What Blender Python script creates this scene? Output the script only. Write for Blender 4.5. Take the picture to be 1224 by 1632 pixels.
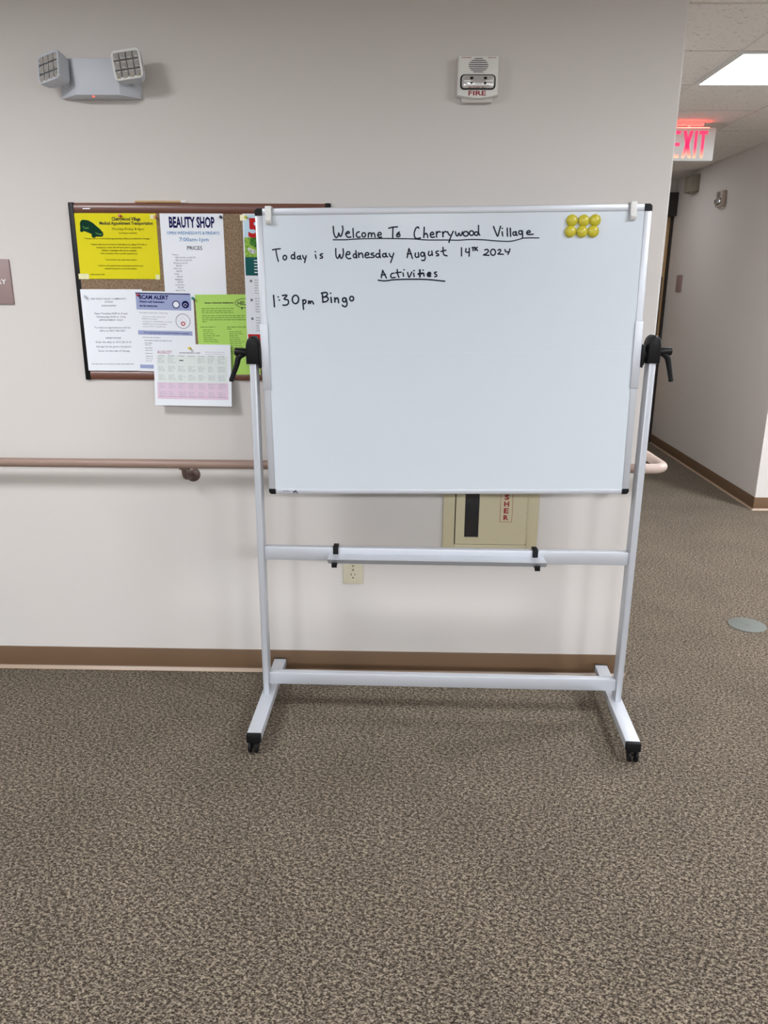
import bpy, bmesh, math, random
from mathutils import Vector, Matrix, Euler
random.seed(7)
for o in list(bpy.data.objects): bpy.data.objects.remove(o, do_unlink=True)
SC = bpy.context.scene
COL = SC.collection
V = Vector
pi = math.pi

# ------------------------------------------------------------------ camera
F_PX, PITCH, ROLL, YAW = 1218.65, 0.2839, 0.0061, -0.0197
CAM_D, CAM_H = 2.7579, 1.4737
_F = V((math.sin(YAW)*math.cos(PITCH), math.cos(YAW)*math.cos(PITCH), -math.sin(PITCH)))
_R0 = V((math.cos(YAW), -math.sin(YAW), 0)); _U0 = _R0.cross(_F)
_R = math.cos(ROLL)*_R0 + math.sin(ROLL)*_U0
_U = -math.sin(ROLL)*_R0 + math.cos(ROLL)*_U0
cam_data = bpy.data.cameras.new('camera'); cam = bpy.data.objects.new('camera', cam_data); COL.objects.link(cam)
cam_data.sensor_fit = 'VERTICAL'; cam_data.sensor_height = 36.0
cam_data.lens = F_PX/1632*36.0; cam_data.clip_start = .05
m = Matrix((_R, _U, -_F)).transposed().to_4x4(); m.translation = V((0, -CAM_D, CAM_H))
cam.matrix_world = m
SC.camera = cam

# ------------------------------------------------------------------ world, exposure, lamp strengths
SC.view_settings.view_transform = 'Standard'; SC.view_settings.look = 'None'
SC.view_settings.exposure = 0.0; SC.view_settings.gamma = 1.0; SC.view_settings.use_curve_mapping = False
w = bpy.data.worlds.new('world'); SC.world = w; w.use_nodes = True
w.node_tree.nodes['Background'].inputs[0].default_value = (.95, .98, 1.0, 1)
w.node_tree.nodes['Background'].inputs[1].default_value = 0.50
LAMP_COLOR = (.965, .985, 1.03)
LAMP_ROOM = 54.0
LAMP_REAR = 150.0
LAMP_SIDE = 150.0
LAMP_CORRIDOR = 20.0
LAMP_FAR = 6.0

# measured point of the photograph -> the real plane it lies on
def at(u, v, n, c):
    d = _F + (u-612)/F_PX*_R - (v-816)/F_PX*_U
    o = V((0, -CAM_D, CAM_H)); n = V(n)
    return o + (c-o.dot(n))/d.dot(n)*d
def onwall(u, v, y=0.0): return at(u, v, (0,1,0), y)

# ------------------------------------------------------------------ materials
def mat(name, col, rough=.5, metal=0., spec=.5, emit=None, estr=0., coat=0.):
    mm = bpy.data.materials.new(name); mm.use_nodes = True
    b = mm.node_tree.nodes['Principled BSDF']
    b.inputs['Base Color'].default_value = (*col, 1); b.inputs['Roughness'].default_value = rough
    b.inputs['Metallic'].default_value = metal; b.inputs['Specular IOR Level'].default_value = spec
    b.inputs['Coat Weight'].default_value = coat
    if emit: b.inputs['Emission Color'].default_value = (*emit, 1); b.inputs['Emission Strength'].default_value = estr
    return mm
def nodes(mm): return mm.node_tree.nodes, mm.node_tree.links, mm.node_tree.nodes['Principled BSDF']
def bump(mm, scale, strength, dist=.001, detail=2, coord='Object'):
    N, L, b = nodes(mm)
    tc = N.new('ShaderNodeTexCoord'); no = N.new('ShaderNodeTexNoise'); bp = N.new('ShaderNodeBump')
    no.inputs['Scale'].default_value = scale; no.inputs['Detail'].default_value = detail
    bp.inputs['Strength'].default_value = strength; bp.inputs['Distance'].default_value = dist
    L.new(tc.outputs[coord], no.inputs['Vector']); L.new(no.outputs['Fac'], bp.inputs['Height']); L.new(bp.outputs['Normal'], b.inputs['Normal'])
    return mm
def mottle(mm, c1, c2, scale, detail=3, lo=.3, hi=.7):
    N, L, b = nodes(mm)
    tc = N.new('ShaderNodeTexCoord'); no = N.new('ShaderNodeTexNoise'); r = N.new('ShaderNodeValToRGB')
    no.inputs['Scale'].default_value = scale; no.inputs['Detail'].default_value = detail
    r.color_ramp.elements[0].color = (*c1, 1); r.color_ramp.elements[1].color = (*c2, 1)
    r.color_ramp.elements[0].position = lo; r.color_ramp.elements[1].position = hi
    L.new(tc.outputs['Object'], no.inputs['Vector']); L.new(no.outputs['Fac'], r.inputs['Fac']); L.new(r.outputs['Color'], b.inputs['Base Color'])
    return mm

M = {}
M['wall'] = bump(mat('painted_wall', (.66, .625, .595), .75, spec=.25), 120, .12, .0008)
M['base'] = bump(mat('brown_vinyl_base', (.150, .089, .049), .42, spec=.4), 40, .05)
M['toe'] = mat('vinyl_toe_painted_sheen', (.36, .265, .19), .4)  # base vinyl made paler: light reflected off the toe, put into its colour
M['white'] = mat('white_plastic', (.76, .76, .74), .4)
M['alarm_white'] = mat('alarm_white_plastic', (.78, .77, .73), .4)
M['grey_plastic'] = mat('pale_grey_plastic', (.57, .60, .655), .5)
M['black'] = mat('black_plastic', (.006, .006, .007), .45, spec=.22)
M['dark'] = mat('dark_slot', (.01, .01, .01), .7, spec=.1)
M['alu'] = bump(mat('anodised_aluminium', (.56, .585, .63), .42, metal=.35), 300, .03)
M['board'] = mat('whiteboard_enamel', (.60, .655, .71), .22, spec=.35)
M['seam'] = mat('panel_seam', (.60, .65, .70), .4)
M['ink'] = mat('marker_ink', (.012, .016, .03), .55, spec=.2)
M['cork'] = mottle(mat('cork', (.3, .2, .12), .9, spec=.1), (.16, .105, .065), (.36, .26, .17), 260, 4, .35, .68)
M['brown_rail'] = mat('brown_metal_rail', (.155, .062, .042), .34, spec=.6)
M['paper'] = mat('white_paper', (.82, .85, .90), .75, spec=.15)
M['yellow_paper'] = mat('yellow_paper', (.74, .66, .016), .75, spec=.15)
M['green_paper'] = mat('green_paper', (.44, .69, .15), .75, spec=.15)
M['print'] = mat('black_print', (.03, .03, .04), .8, spec=.1)
M['print_grey'] = mat('grey_print', (.20, .21, .25), .8, spec=.1)
M['print_soft'] = mat('soft_grey_print', (.42, .43, .48), .8, spec=.1)
M['print_olive'] = mat('black_print_on_yellow', (.10, .09, .01), .8, spec=.1)
M['print_leaf'] = mat('print_on_green', (.14, .27, .05), .8, spec=.1)
M['navy'] = mat('navy_print', (.012, .012, .09), .8, spec=.1)
M['blue'] = mat('blue_print', (.10, .28, .55), .8, spec=.1)
M['lilac'] = mat('lilac_print', (.35, .40, .62), .8, spec=.1)
M['teal'] = mat('teal_print', (.015, .10, .10), .8, spec=.1)
M['red'] = mat('red_print', (.50, .02, .02), .8, spec=.1)
M['plum'] = mat('plum_print', (.42, .13, .20), .8, spec=.1)
M['pink'] = mat('pink_print', (.74, .58, .71), .8, spec=.1)
M['mint'] = mat('mint_print', (.73, .79, .77), .8, spec=.1)
M['sky'] = mat('pale_sky_print', (.55, .72, .85), .8, spec=.1)
M['grass'] = mottle(mat('grass_print', (.2, .4, .05), .8, spec=.1), (.10, .30, .03), (.45, .62, .12), 120)
M['bush'] = mottle(mat('bush_print', (.05, .2, .03), .8, spec=.1), (.015, .09, .02), (.10, .30, .05), 160)
M['van'] = mat('van_green_print', (.006, .04, .022), .8, spec=.1)
M['van2'] = mat('van_highlight_print', (.12, .30, .08), .8, spec=.1)
M['tape'] = mat('clear_tape', (.80, .78, .45), .2, spec=.6)
M['magnet'] = mat('yellow_magnet', (.56, .49, .03), .28, spec=.6)
M['rail'] = mat('taupe_vinyl_handrail', (.30, .205, .165), .40, spec=.4)
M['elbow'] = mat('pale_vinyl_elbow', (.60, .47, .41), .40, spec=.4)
M['bronze'] = mat('bronze_bracket', (.13, .085, .07), .4, metal=.3)
M['cream'] = mat('cream_enamel', (.60, .54, .36), .4)
M['ivory'] = mat('ivory_plastic', (.62, .58, .44), .4)
M['glass_dark'] = mat('dark_glass', (.02, .02, .022), .12, spec=.6)
M['sign_red'] = mat('dark_red_lettering', (.30, .012, .02), .6)
M['plaque'] = mat('mauve_plaque', (.30, .21, .205), .5)
M['letter_white'] = mat('white_lettering', (.85, .85, .85), .5)
M['lens_clear'] = mat('clear_prism', (.75, .75, .75), .16, metal=.75, spec=.7)
M['lens_grey'] = mat('grey_reflector', (.13, .13, .135), .2, metal=.6)
M['chrome'] = mat('chrome', (.85, .85, .85), .08, metal=1.)
M['led'] = mat('red_led', (.4, .02, .02), .4, emit=(1, .08, .06), estr=2.5)
em = mat('lit_red_letters', (.8, .05, .1), .5); N, L, b = nodes(em)      # lamps inside glow whiter at the letters' feet
tc = N.new('ShaderNodeTexCoord'); sx = N.new('ShaderNodeSeparateXYZ'); r = N.new('ShaderNodeValToRGB'); dv = N.new('ShaderNodeMath'); dv.operation = 'DIVIDE'; dv.inputs[1].default_value = .2
L.new(tc.outputs['Object'], sx.inputs[0]); L.new(sx.outputs['Z'], dv.inputs[0]); L.new(dv.outputs[0], r.inputs['Fac'])
e = r.color_ramp.elements; e[0].position = .09; e[0].color = (1, .62, .36, 1); e[1].position = .36; e[1].color = (1, .03, .13, 1)
x = e.new(.20); x.color = (1, .30, .20, 1)
L.new(r.outputs['Color'], b.inputs['Emission Color']); b.inputs['Emission Strength'].default_value = 1.15; M['exit_red'] = em
M['exit_lamp'] = mat('red_lamp_strip', (.8, .05, .05), .5, emit=(1, .08, .06), estr=15)
for k_, e_ in (('r', LAMP_ROOM), ('b', LAMP_REAR), ('s', LAMP_SIDE), ('c', LAMP_CORRIDOR), ('f', LAMP_FAR)): M['diff_'+k_] = mat('lit_diffuser', (.9, .9, .9), .6, emit=LAMP_COLOR, estr=e_)
M['troffer'] = mat('troffer_white_metal', (.72, .72, .70), .5)
M['brass'] = bump(mat('worn_floor_cover', (.15, .165, .15), .5, metal=.25), 60, .2)
M['greybox'] = mat('beige_grey_box', (.26, .24, .19), .5)
M['beige_alarm'] = mat('beige_alarm', (.42, .35, .30), .5)
M['door_frame'] = mat('dark_bronze_frame', (.02, .015, .013), .5)
M['wood'] = mottle(mat('maple_door', (.6, .4, .2), .45), (.50, .32, .15), (.62, .42, .22), 8)
M['stick'] = mat('tan_wood', (.55, .36, .17), .6)

# acoustic ceiling
cm = mat('acoustic_tile', (.62, .59, .55), .9, spec=.1); N, L, b = nodes(cm)
tc = N.new('ShaderNodeTexCoord'); no = N.new('ShaderNodeTexNoise'); r = N.new('ShaderNodeValToRGB'); bp = N.new('ShaderNodeBump')
no.inputs['Scale'].default_value = 75; no.inputs['Detail'].default_value = 3
r.color_ramp.elements[0].position = .30; r.color_ramp.elements[0].color = (.56, .53, .49, 1)
r.color_ramp.elements[1].position = .40; r.color_ramp.elements[1].color = (.80, .77, .73, 1)
L.new(tc.outputs['Object'], no.inputs['Vector']); L.new(no.outputs['Fac'], r.inputs['Fac']); L.new(r.outputs['Color'], b.inputs['Base Color'])
bp.inputs['Distance'].default_value = .003; bp.inputs['Strength'].default_value = .5
L.new(no.outputs['Fac'], bp.inputs['Height']); L.new(bp.outputs['Normal'], b.inputs['Normal']); M['ceiling'] = cm

# loop carpet: short mottled tufts, two scales, light soiling
fm = mat('loop_carpet', (.2, .17, .14), .95, spec=.05); N, L, b = nodes(fm)
b.inputs['Sheen Weight'].default_value = .16; b.inputs['Sheen Roughness'].default_value = .45; b.inputs['Sheen Tint'].default_value = (.85, .75, .62, 1)
tc = N.new('ShaderNodeTexCoord'); mp = N.new('ShaderNodeMapping'); mp.inputs['Scale'].default_value = (1, 1.35, 1); mp.inputs['Rotation'].default_value = (0, 0, .5)
L.new(tc.outputs['Object'], mp.inputs['Vector'])
n1 = N.new('ShaderNodeTexNoise'); n1.inputs['Scale'].default_value = 190; n1.inputs['Detail'].default_value = 3; n1.inputs['Roughness'].default_value = .65
n2 = N.new('ShaderNodeTexNoise'); n2.inputs['Scale'].default_value = 3.5; n2.inputs['Detail'].default_value = 3
vo = N.new('ShaderNodeTexVoronoi'); vo.inputs['Scale'].default_value = 300
for n in (n1, vo): L.new(mp.outputs['Vector'], n.inputs['Vector'])
L.new(tc.outputs['Object'], n2.inputs['Vector'])
r = N.new('ShaderNodeValToRGB'); e = r.color_ramp.elements
e[0].position = .43; e[0].color = (.022, .016, .011, 1); e[1].position = .58; e[1].color = (.34, .285, .215, 1)
x = e.new(.5); x.color = (.108, .087, .066, 1)
n3 = N.new('ShaderNodeTexNoise'); n3.inputs['Scale'].default_value = 92; n3.inputs['Detail'].default_value = 3; n3.inputs['Roughness'].default_value = .7
L.new(mp.outputs['Vector'], n3.inputs['Vector'])
mm_ = N.new('ShaderNodeMath'); mm_.operation = 'MULTIPLY_ADD'; mm_.inputs[1].default_value = .62; L.new(n3.outputs['Fac'], mm_.inputs[0])
m2_ = N.new('ShaderNodeMath'); m2_.operation = 'MULTIPLY'; m2_.inputs[1].default_value = .38; L.new(n1.outputs['Fac'], m2_.inputs[0]); L.new(m2_.outputs[0], mm_.inputs[2])
mm_.inputs[1].default_value = .50; m2_.inputs[1].default_value = .50
L.new(mm_.outputs[0], r.inputs['Fac'])
mx = N.new('ShaderNodeMix'); mx.data_type = 'RGBA'; mx.blend_type = 'MULTIPLY'; mx.inputs[0].default_value = 1
r2 = N.new('ShaderNodeValToRGB'); r2.color_ramp.elements[0].position = .3; r2.color_ramp.elements[0].color = (.86, .86, .86, 1)
r2.color_ramp.elements[1].position = .7; r2.color_ramp.elements[1].color = (1.06, 1.06, 1.06, 1)
L.new(n2.outputs['Fac'], r2.inputs['Fac']); L.new(r.outputs['Color'], mx.inputs[6]); L.new(r2.outputs['Color'], mx.inputs[7])
L.new(mx.outputs[2], b.inputs['Base Color'])
bp = N.new('ShaderNodeBump'); bp.inputs['Strength'].default_value = .7; bp.inputs['Distance'].default_value = .003
ad = N.new('ShaderNodeMath'); ad.operation = 'SUBTRACT'; L.new(n1.outputs['Fac'], ad.inputs[0]); L.new(vo.outputs['Distance'], ad.inputs[1])
L.new(ad.outputs[0], bp.inputs['Height']); L.new(bp.outputs['Normal'], b.inputs['Normal']); M['carpet'] = fm

# ------------------------------------------------------------------ mesh helpers
class MB:
    def __init__(s): s.bm = bmesh.new()
    def add(s, tmp, mx=None):
        if mx is not None: bmesh.ops.transform(tmp, matrix=mx, verts=tmp.verts)
        me = bpy.data.meshes.new('t'); tmp.to_mesh(me); tmp.free(); s.bm.from_mesh(me); bpy.data.meshes.remove(me)
        return s
    def box(s, x0, x1, y0, y1, z0, z1, bev=0., seg=2, mx=None):
        t = bmesh.new(); bmesh.ops.create_cube(t, size=1)
        bmesh.ops.scale(t, vec=(abs(x1-x0), abs(y1-y0), abs(z1-z0)), verts=t.verts)
        bmesh.ops.translate(t, vec=((x0+x1)/2, (y0+y1)/2, (z0+z1)/2), verts=t.verts)
        if bev > 0: bmesh.ops.bevel(t, geom=t.edges[:], offset=bev, segments=seg, affect='EDGES', profile=.5)
        return s.add(t, mx)
    def cyl(s, p0, p1, r0, r1=None, n=24, bev=0.):
        p0, p1 = V(p0), V(p1); r1 = r0 if r1 is None else r1
        t = bmesh.new(); d = p1-p0
        bmesh.ops.create_cone(t, cap_ends=True, segments=n, radius1=r0, radius2=r1, depth=d.length)
        if bev > 0:
            ed = [e for e in t.edges if len(e.link_faces) == 2 and any(len(f.verts) > 4 for f in e.link_faces)]
            bmesh.ops.bevel(t, geom=ed, offset=bev, segments=2, affect='EDGES', profile=.5)
        q = V((0,0,1)).rotation_difference(d.normalized()).to_matrix().to_4x4(); q.translation = (p0+p1)/2
        return s.add(t, q)
    def tube(s, pts, rad, n=12, cap=True):
        pts = [V(p) for p in pts]; rads = rad if isinstance(rad, (list, tuple)) else [rad]*len(pts)
        t = bmesh.new(); rings = []; up = None
        for i, p in enumerate(pts):
            a = pts[max(0, i-1)]; c = pts[min(len(pts)-1, i+1)]; tg = (c-a).normalized()
            if up is None:
                up = V((0,0,1)) if abs(tg.z) < .9 else V((0,1,0))
            up = (up-tg*up.dot(tg)).normalized(); sd = tg.cross(up)
            rings.append([t.verts.new(p+rads[i]*(math.cos(2*pi*k/n)*sd+math.sin(2*pi*k/n)*up)) for k in range(n)])
        for A, B in zip(rings, rings[1:]):
            for k in range(n): t.faces.new((A[k], A[(k+1) % n], B[(k+1) % n], B[k]))
        if cap: t.faces.new(rings[0][::-1]); t.faces.new(rings[-1])
        bmesh.ops.recalc_face_normals(t, faces=t.faces)
        return s.add(t)
    def prism(s, prof, d0, d1, plane='xz', bev=0.):
        # closed outline extruded along the third axis
        t = bmesh.new()
        def mk(a, c, d): return {'xz': (a, d, c), 'xy': (a, c, d), 'yz': (d, a, c)}[plane]
        A = [t.verts.new(mk(a, c, d0)) for a, c in prof]; B = [t.verts.new(mk(a, c, d1)) for a, c in prof]
        n = len(prof)
        for k in range(n): t.faces.new((A[k], A[(k+1) % n], B[(k+1) % n], B[k]))
        t.faces.new(A[::-1]); t.faces.new(B)
        bmesh.ops.recalc_face_normals(t, faces=t.faces)
        if bev > 0:
            ed = [e for e in t.edges if any(len(f.verts) == n and n > 4 for f in e.link_faces)] if n > 4 else t.edges[:]
            bmesh.ops.bevel(t, geom=ed, offset=bev, segments=2, affect='EDGES', profile=.5)
        return s.add(t)
    def lathe(s, prof, axis_from, axis_dir, n=24):
        # prof: (radius, height) pairs
        t = bmesh.new(); rings = []
        for r_, h in prof:
            rings.append([t.verts.new((max(r_, 1e-5)*math.cos(2*pi*k/n), max(r_, 1e-5)*math.sin(2*pi*k/n), h)) for k in range(n)])
        for A, B in zip(rings, rings[1:]):
            for k in range(n): t.faces.new((A[k], A[(k+1) % n], B[(k+1) % n], B[k]))
        t.faces.new(rings[0][::-1]); t.faces.new(rings[-1])
        bmesh.ops.recalc_face_normals(t, faces=t.faces)
        q = V((0,0,1)).rotation_difference(V(axis_dir).normalized()).to_matrix().to_4x4(); q.translation = V(axis_from)
        return s.add(t, q)
    def quad(s, *p):
        s.bm.faces.new([s.bm.verts.new(q) for q in p]); return s
    def poly(s, pts): return s.quad(*pts)
    def build(s, name, m_, parent=None, smooth=True):
        me = bpy.data.meshes.new(name); s.bm.to_mesh(me); s.bm.free()
        o = bpy.data.objects.new(name, me); COL.objects.link(o); me.materials.append(m_)
        if smooth:
            me.shade_smooth(); me.set_sharp_from_angle(angle=math.radians(38))
        if parent: o.parent = parent
        return o
def tag(o, label, cat, group=None):
    o['label'] = label; o['category'] = cat
    if group: o['group'] = group
    return o
def thing(name, label, cat, loc=(0,0,0), rot=(0,0,0), group=None):
    o = bpy.data.objects.new(name, None); o.empty_display_size = .05; COL.objects.link(o)
    o.location = loc; o.rotation_euler = rot
    return tag(o, label, cat, group)
def part(o, label): o['label'] = label; return o
def struct(o): o['kind'] = 'structure'; return o
def rrect(x0, x1, z0, z1, r_, n=5):
    out = []
    for cx, cz, a0 in ((x1-r_, z1-r_, 0), (x0+r_, z1-r_, pi/2), (x0+r_, z0+r_, pi), (x1-r_, z0+r_, 3*pi/2)):
        for k in range(n+1):
            a = a0+pi/2*k/n; out.append((cx+r_*math.cos(a), cz+r_*math.sin(a)))
    return out
def smooth_line(pts, k=5):
    pts = [V(p) for p in pts]
    if len(pts) < 3: return pts
    out = []; P = [2*pts[0]-pts[1]]+pts+[2*pts[-1]-pts[-2]]
    for i in range(1, len(P)-2):
        a, b_, c, d = P[i-1:i+3]
        for j in range(k):
            t = j/k
            out.append(.5*((2*b_)+(-a+c)*t+(2*a-5*b_+4*c-d)*t*t+(-a+3*b_-3*c+d)*t**3))
    return out+[pts[-1]]
_txt_cache = {}
def text_tris(s, bold=0.):
    # outline letters as triangles in units of cap height ~1
    k = (s, bold)
    if k in _txt_cache: return _txt_cache[k]
    cu = bpy.data.curves.new('t', 'FONT'); cu.body = s; cu.size = 1.37; cu.offset = bold; cu.resolution_u = 2; cu.fill_mode = 'FRONT'
    o = bpy.data.objects.new('t', cu); COL.objects.link(o)
    dg = bpy.context.evaluated_depsgraph_get(); me = o.evaluated_get(dg).to_mesh()
    vs = [v.co.copy() for v in me.vertices]; fs = [tuple(p.vertices) for p in me.polygons]
    o.evaluated_get(dg).to_mesh_clear(); bpy.data.objects.remove(o); bpy.data.curves.remove(cu)
    x0 = min(v.x for v in vs) if vs else 0; x1 = max(v.x for v in vs) if vs else 1
    _txt_cache[k] = (vs, fs, x0, x1); return _txt_cache[k]
def put_text(mb, s, place, x, base, h, align='c', width=None, bold=.012):
    """letters of cap height h on baseline; place(a, up) -> point"""
    vs, fs, x0, x1 = text_tris(s, bold)
    sx = h if width is None else width/(x1-x0)
    ww = (x1-x0)*sx; ox = {'c': x-ww/2, 'l': x, 'r': x-ww}[align]
    V_ = [mb.bm.verts.new(place(ox+(v.x-x0)*sx, base+v.y*h)) for v in vs]
    for f in fs:
        try: mb.bm.faces.new([V_[i] for i in f])
        except ValueError: pass
def ribbon(mb, pts, wd, place):
    """pen stroke of width wd along 2-D points"""
    pts = [V((p[0], p[1])) for p in pts]
    n = len(pts); L_, R_ = [], []
    for i in range(n):
        d = (pts[min(n-1, i+1)]-pts[max(0, i-1)]); d = d.normalized() if d.length > 1e-9 else V((1, 0))
        q = V((-d.y, d.x))*wd/2; L_.append(pts[i]+q); R_.append(pts[i]-q)
    for i in range(n-1):
        mb.quad(*[place(*p) for p in (L_[i], L_[i+1], R_[i+1], R_[i])])
    for p in (pts[0], pts[-1]):
        mb.quad(*[place(p.x+wd/2*math.cos(a*pi/4), p.y+wd/2*math.sin(a*pi/4)) for a in range(8)])

# ================================================================== SETTING
ZC = 2.462; XC = .8935            # ceiling height, wall corner
YE = 4.92                        # end of the corridor
XR0, XR1, YR = 2.486, 2.532, 2.446   # corridor's right wall, its near corner
struct(MB().box(-5, 6, -7.5, 6.2, -.05, 0).build('floor', M['carpet'], smooth=False))
# wall behind the board, turning into the corridor with a rounded corner
rc = .012; prof = [(-5, 0)]+[(XC-rc+rc*math.sin(pi/2*k/6), rc-rc*math.cos(pi/2*k/6)) for k in range(7)]+[(XC, YE), (-5, YE)]
struct(MB().prism(prof, 0, ZC+.06, 'xy').build('wall_back', M['wall']))
prof = [(XR0, YR), (6, YR), (6, YE+.4), (XR1, YE+.4), (XR1, YE)]
struct(MB().prism(prof, 0, ZC+.06, 'xy').build('wall_right', M['wall'], smooth=False))
mb = MB().box(XC, XR1, YE, YE+.12, 2.34, ZC+.06).box(XC, 1.52, YE, YE+.12, 0, 2.34)
struct(mb.build('wall_far', M['wall'], smooth=False))
# cove base: flat strip with a rounded toe
def cove(path, name):
    prof = [(0, .093), (.004, .093), (.005, .091), (.005, .0155), (.007, .0130), (.0155, .0040), (.0175, .002), (.0175, 0), (0, 0)]
    t = MB(); rows = []
    for (x, y, nx, ny) in path: rows.append([t.bm.verts.new((x+nx*a, y+ny*a, z)) for a, z in prof])
    for A, B in zip(rows, rows[1:]):
        for k in range(len(prof)): t.bm.faces.new((A[k], A[(k+1) % len(prof)], B[(k+1) % len(prof)], B[k]))
    t.bm.faces.new(rows[0]); t.bm.faces.new(rows[-1][::-1])
    bmesh.ops.recalc_face_normals(t.bm, faces=t.bm.faces)
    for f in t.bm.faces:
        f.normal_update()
        if f.calc_center_median().z < .0140 and f.normal.z > .3: f.material_index = 1  # upward-facing toe gets the painted reflected light
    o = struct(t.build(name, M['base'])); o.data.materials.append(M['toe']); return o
arc = [(XC-rc+rc*math.sin(a), rc-rc*math.cos(a), math.sin(a), -math.cos(a)) for a in [pi/2*k/6 for k in range(7)]]
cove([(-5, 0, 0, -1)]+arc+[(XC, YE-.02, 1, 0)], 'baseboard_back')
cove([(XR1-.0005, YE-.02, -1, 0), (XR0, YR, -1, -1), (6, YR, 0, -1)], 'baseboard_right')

# lay-in ceiling: tiles with a reveal, grid tees a little above
TP = .572; X0, Y0 = 1.445, .975
lamps = [(0, 0, 'c'), (0, 5, 'f'), (0, -5, 'r'), (-6, -5, 'r'), (0, -12, 'b'), (-6, -12, 'b'), (-3, -12, 'b'), (3, -12, 'b'), (3, -1, 's')]
taken = {(i, j) for i, j, _ in lamps}
mb = MB()
mb.box(-5, 6, -7.5, 6.2, ZC+.007, ZC+.05)
for i in range(-11, 8):
    for j in range(-15, 9):
        if (i, j) in taken: continue
        x, y = X0+i*TP, Y0+j*TP
        if x+TP < XC-.3 and y > .3: continue
        mb.box(x+.009, x+TP-.009, y+.009, y+TP-.009, ZC, ZC+.012)
struct(mb.build('ceiling', M['ceiling'], smooth=False))

# door at the far end of the corridor (only its edge shows)
d = thing('door_1', 'wooden door in a dark frame at the end of the corridor', 'door', (0, YE, 0)); struct(d)
del d['category'], d['label']
mb = MB().box(2.515, 2.531, -.03, .10, 0, 2.15, .002).box(1.52, 1.58, -.03, .10, 0, 2.15, .002).box(1.52, 2.530, -.10, .10, 2.135, 2.337, .003)
mb.build('door_frame', M['door_frame'], d, False)
MB().box(1.582, 2.513, .01, .055, .01, 2.133, .002).build('door_leaf', M['wood'], d, False)
MB().box(2.30, 2.488, -.004, .0095, 1.00, 1.60, .004).build('glass_lite', M['glass_dark'], d, False)
MB().box(1.60, 2.495, .0065, .0098, .03, .27, .001).build('kick_plate', M['bronze'], d, False)
mb = MB().cyl((1.665, .0098, 1.0), (1.665, -.006, 1.0), .026, n=20).cyl((1.665, -.004, 1.0), (1.665, -.050, 1.0), .009, n=14).cyl((1.660, -.046, 1.0), (1.780, -.046, 1.0), .008, n=14)
mb.build('door_handle', M['bronze'], d)

# ================================================================== CEILING LIGHTS
def troffer(i, j, kind, label):
    x, y = X0+i*TP, Y0+j*TP
    t = thing('ceiling_light', label, 'ceiling light', (x+TP/2, y+TP/2, ZC), group='square ceiling lights')
    h = TP/2-.004
    mb = MB()
    for a0, a1, b0, b1 in ((-h, h, -h, -h+.022), (-h, h, h-.022, h), (-h, -h+.022, -h+.022, h-.022), (h-.022, h, -h+.022, h-.022)):
        mb.box(a0, a1, b0, b1, -.006, .01, .001)
    mb.build('frame', M['troffer'], t, False)
    MB().box(-h+.022, h-.022, -h+.022, h-.022, -.003, .004).build('diffuser', M['diff_'+kind], t, False)
troffer(0, 0, 'c', 'square lit ceiling light in the corridor ceiling, nearer than the exit sign')
troffer(0, 5, 'f', 'square lit ceiling light deep in the corridor beyond the exit sign')
troffer(0, -5, 'r', 'square ceiling light in front of the whiteboard to its right')
troffer(-6, -5, 'r', 'square ceiling light in front of the corkboard to its left')
troffer(0, -12, 'b', 'square ceiling light behind the viewer on the right')
troffer(-6, -12, 'b', 'square ceiling light behind the viewer on the left')

troffer(-3, -12, 'b', 'square ceiling light added behind the viewer to soften shadows, straight back from the whiteboard')  # extra unseen fixture, added to blur the shadows from the rear row
troffer(3, -12, 'b', 'square ceiling light added behind the viewer to soften shadows, farthest to the right')  # likewise added out of view, spreads the rear light for softer shadows
troffer(3, -1, 's', 'square ceiling light over the open floor right of the corridor mouth')

# ================================================================== MOBILE WHITEBOARD
PS = -.0118
ST = thing('mobile_whiteboard', 'mobile whiteboard on silver rolling stand with handwritten welcome and bingo notice', 'whiteboard', (.1611, -.331, 0), (0, 0, PS))
BC = (-.0072, .0175, 1.269); BR = -.0143      # board centre, its slight tilt sideways (right side up)
Rb = Matrix.Rotation(BR, 4, 'Y'); Rb.translation = V(BC)
BD = bpy.data.objects.new('board', None)
BW, BH = 1.1785, .884
h, k = BW/2, BH/2; fw = .0215; fb = .0165
BD = MB().box(-h+.012, h-.012, -.0072, .0072, -k+.010, k-.012).build('board', M['board'], ST, False)
BD.matrix_local = Rb
def bpart(mb, name, m_, smooth=True): return mb.build(name, m_, BD, smooth)
bpart(MB().box(-h+fw, h-fw, -.0098, .0098, k-.020, k, .003), 'frame_rail', M['alu'])
bpart(MB().box(-h+fw, h-fw, -.0098, .0098, -k, -k+fb, .003), 'frame_rail', M['alu'])
for s in (-1, 1):
    a, c = sorted((s*h, s*(h-fw))); bpart(MB().box(a, c, -.0098, .0098, -k+.017, k-.020, .003), 'frame_rail', M['alu'])
for s in (-1, 1):
    for q in (-1, 1):
        r_ = .010; W_ = fw; H_ = .020 if q > 0 else .017
        out = [(0, 0), (W_, 0)]+[(W_-r_+r_*math.cos(a), H_-r_+r_*math.sin(a)) for a in [pi/2*j/5 for j in range(6)]]+[(0, H_)]
        out = [(s*(h-fw+a), q*(k-H_+c)) for a, c in out]
        part(bpart(MB().prism(out, -.0108, .0108, 'xz'), 'corner_cap', M['black']), 'black plastic corner cap')
    # sleeve of the pivot bracket over the middle of the side rail
    a, c = sorted((s*(h+.0025), s*(h-fw-.001)))
    bpart(MB().box(a, c, -.0128, .0128, -.098, .106, .002), 'bracket_sleeve', M['alu'])
bpart(MB().box(-h+fw, h-fw, -.0074, -.0070, .0135, .0152), 'panel_seam', M['seam'], False)
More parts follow.
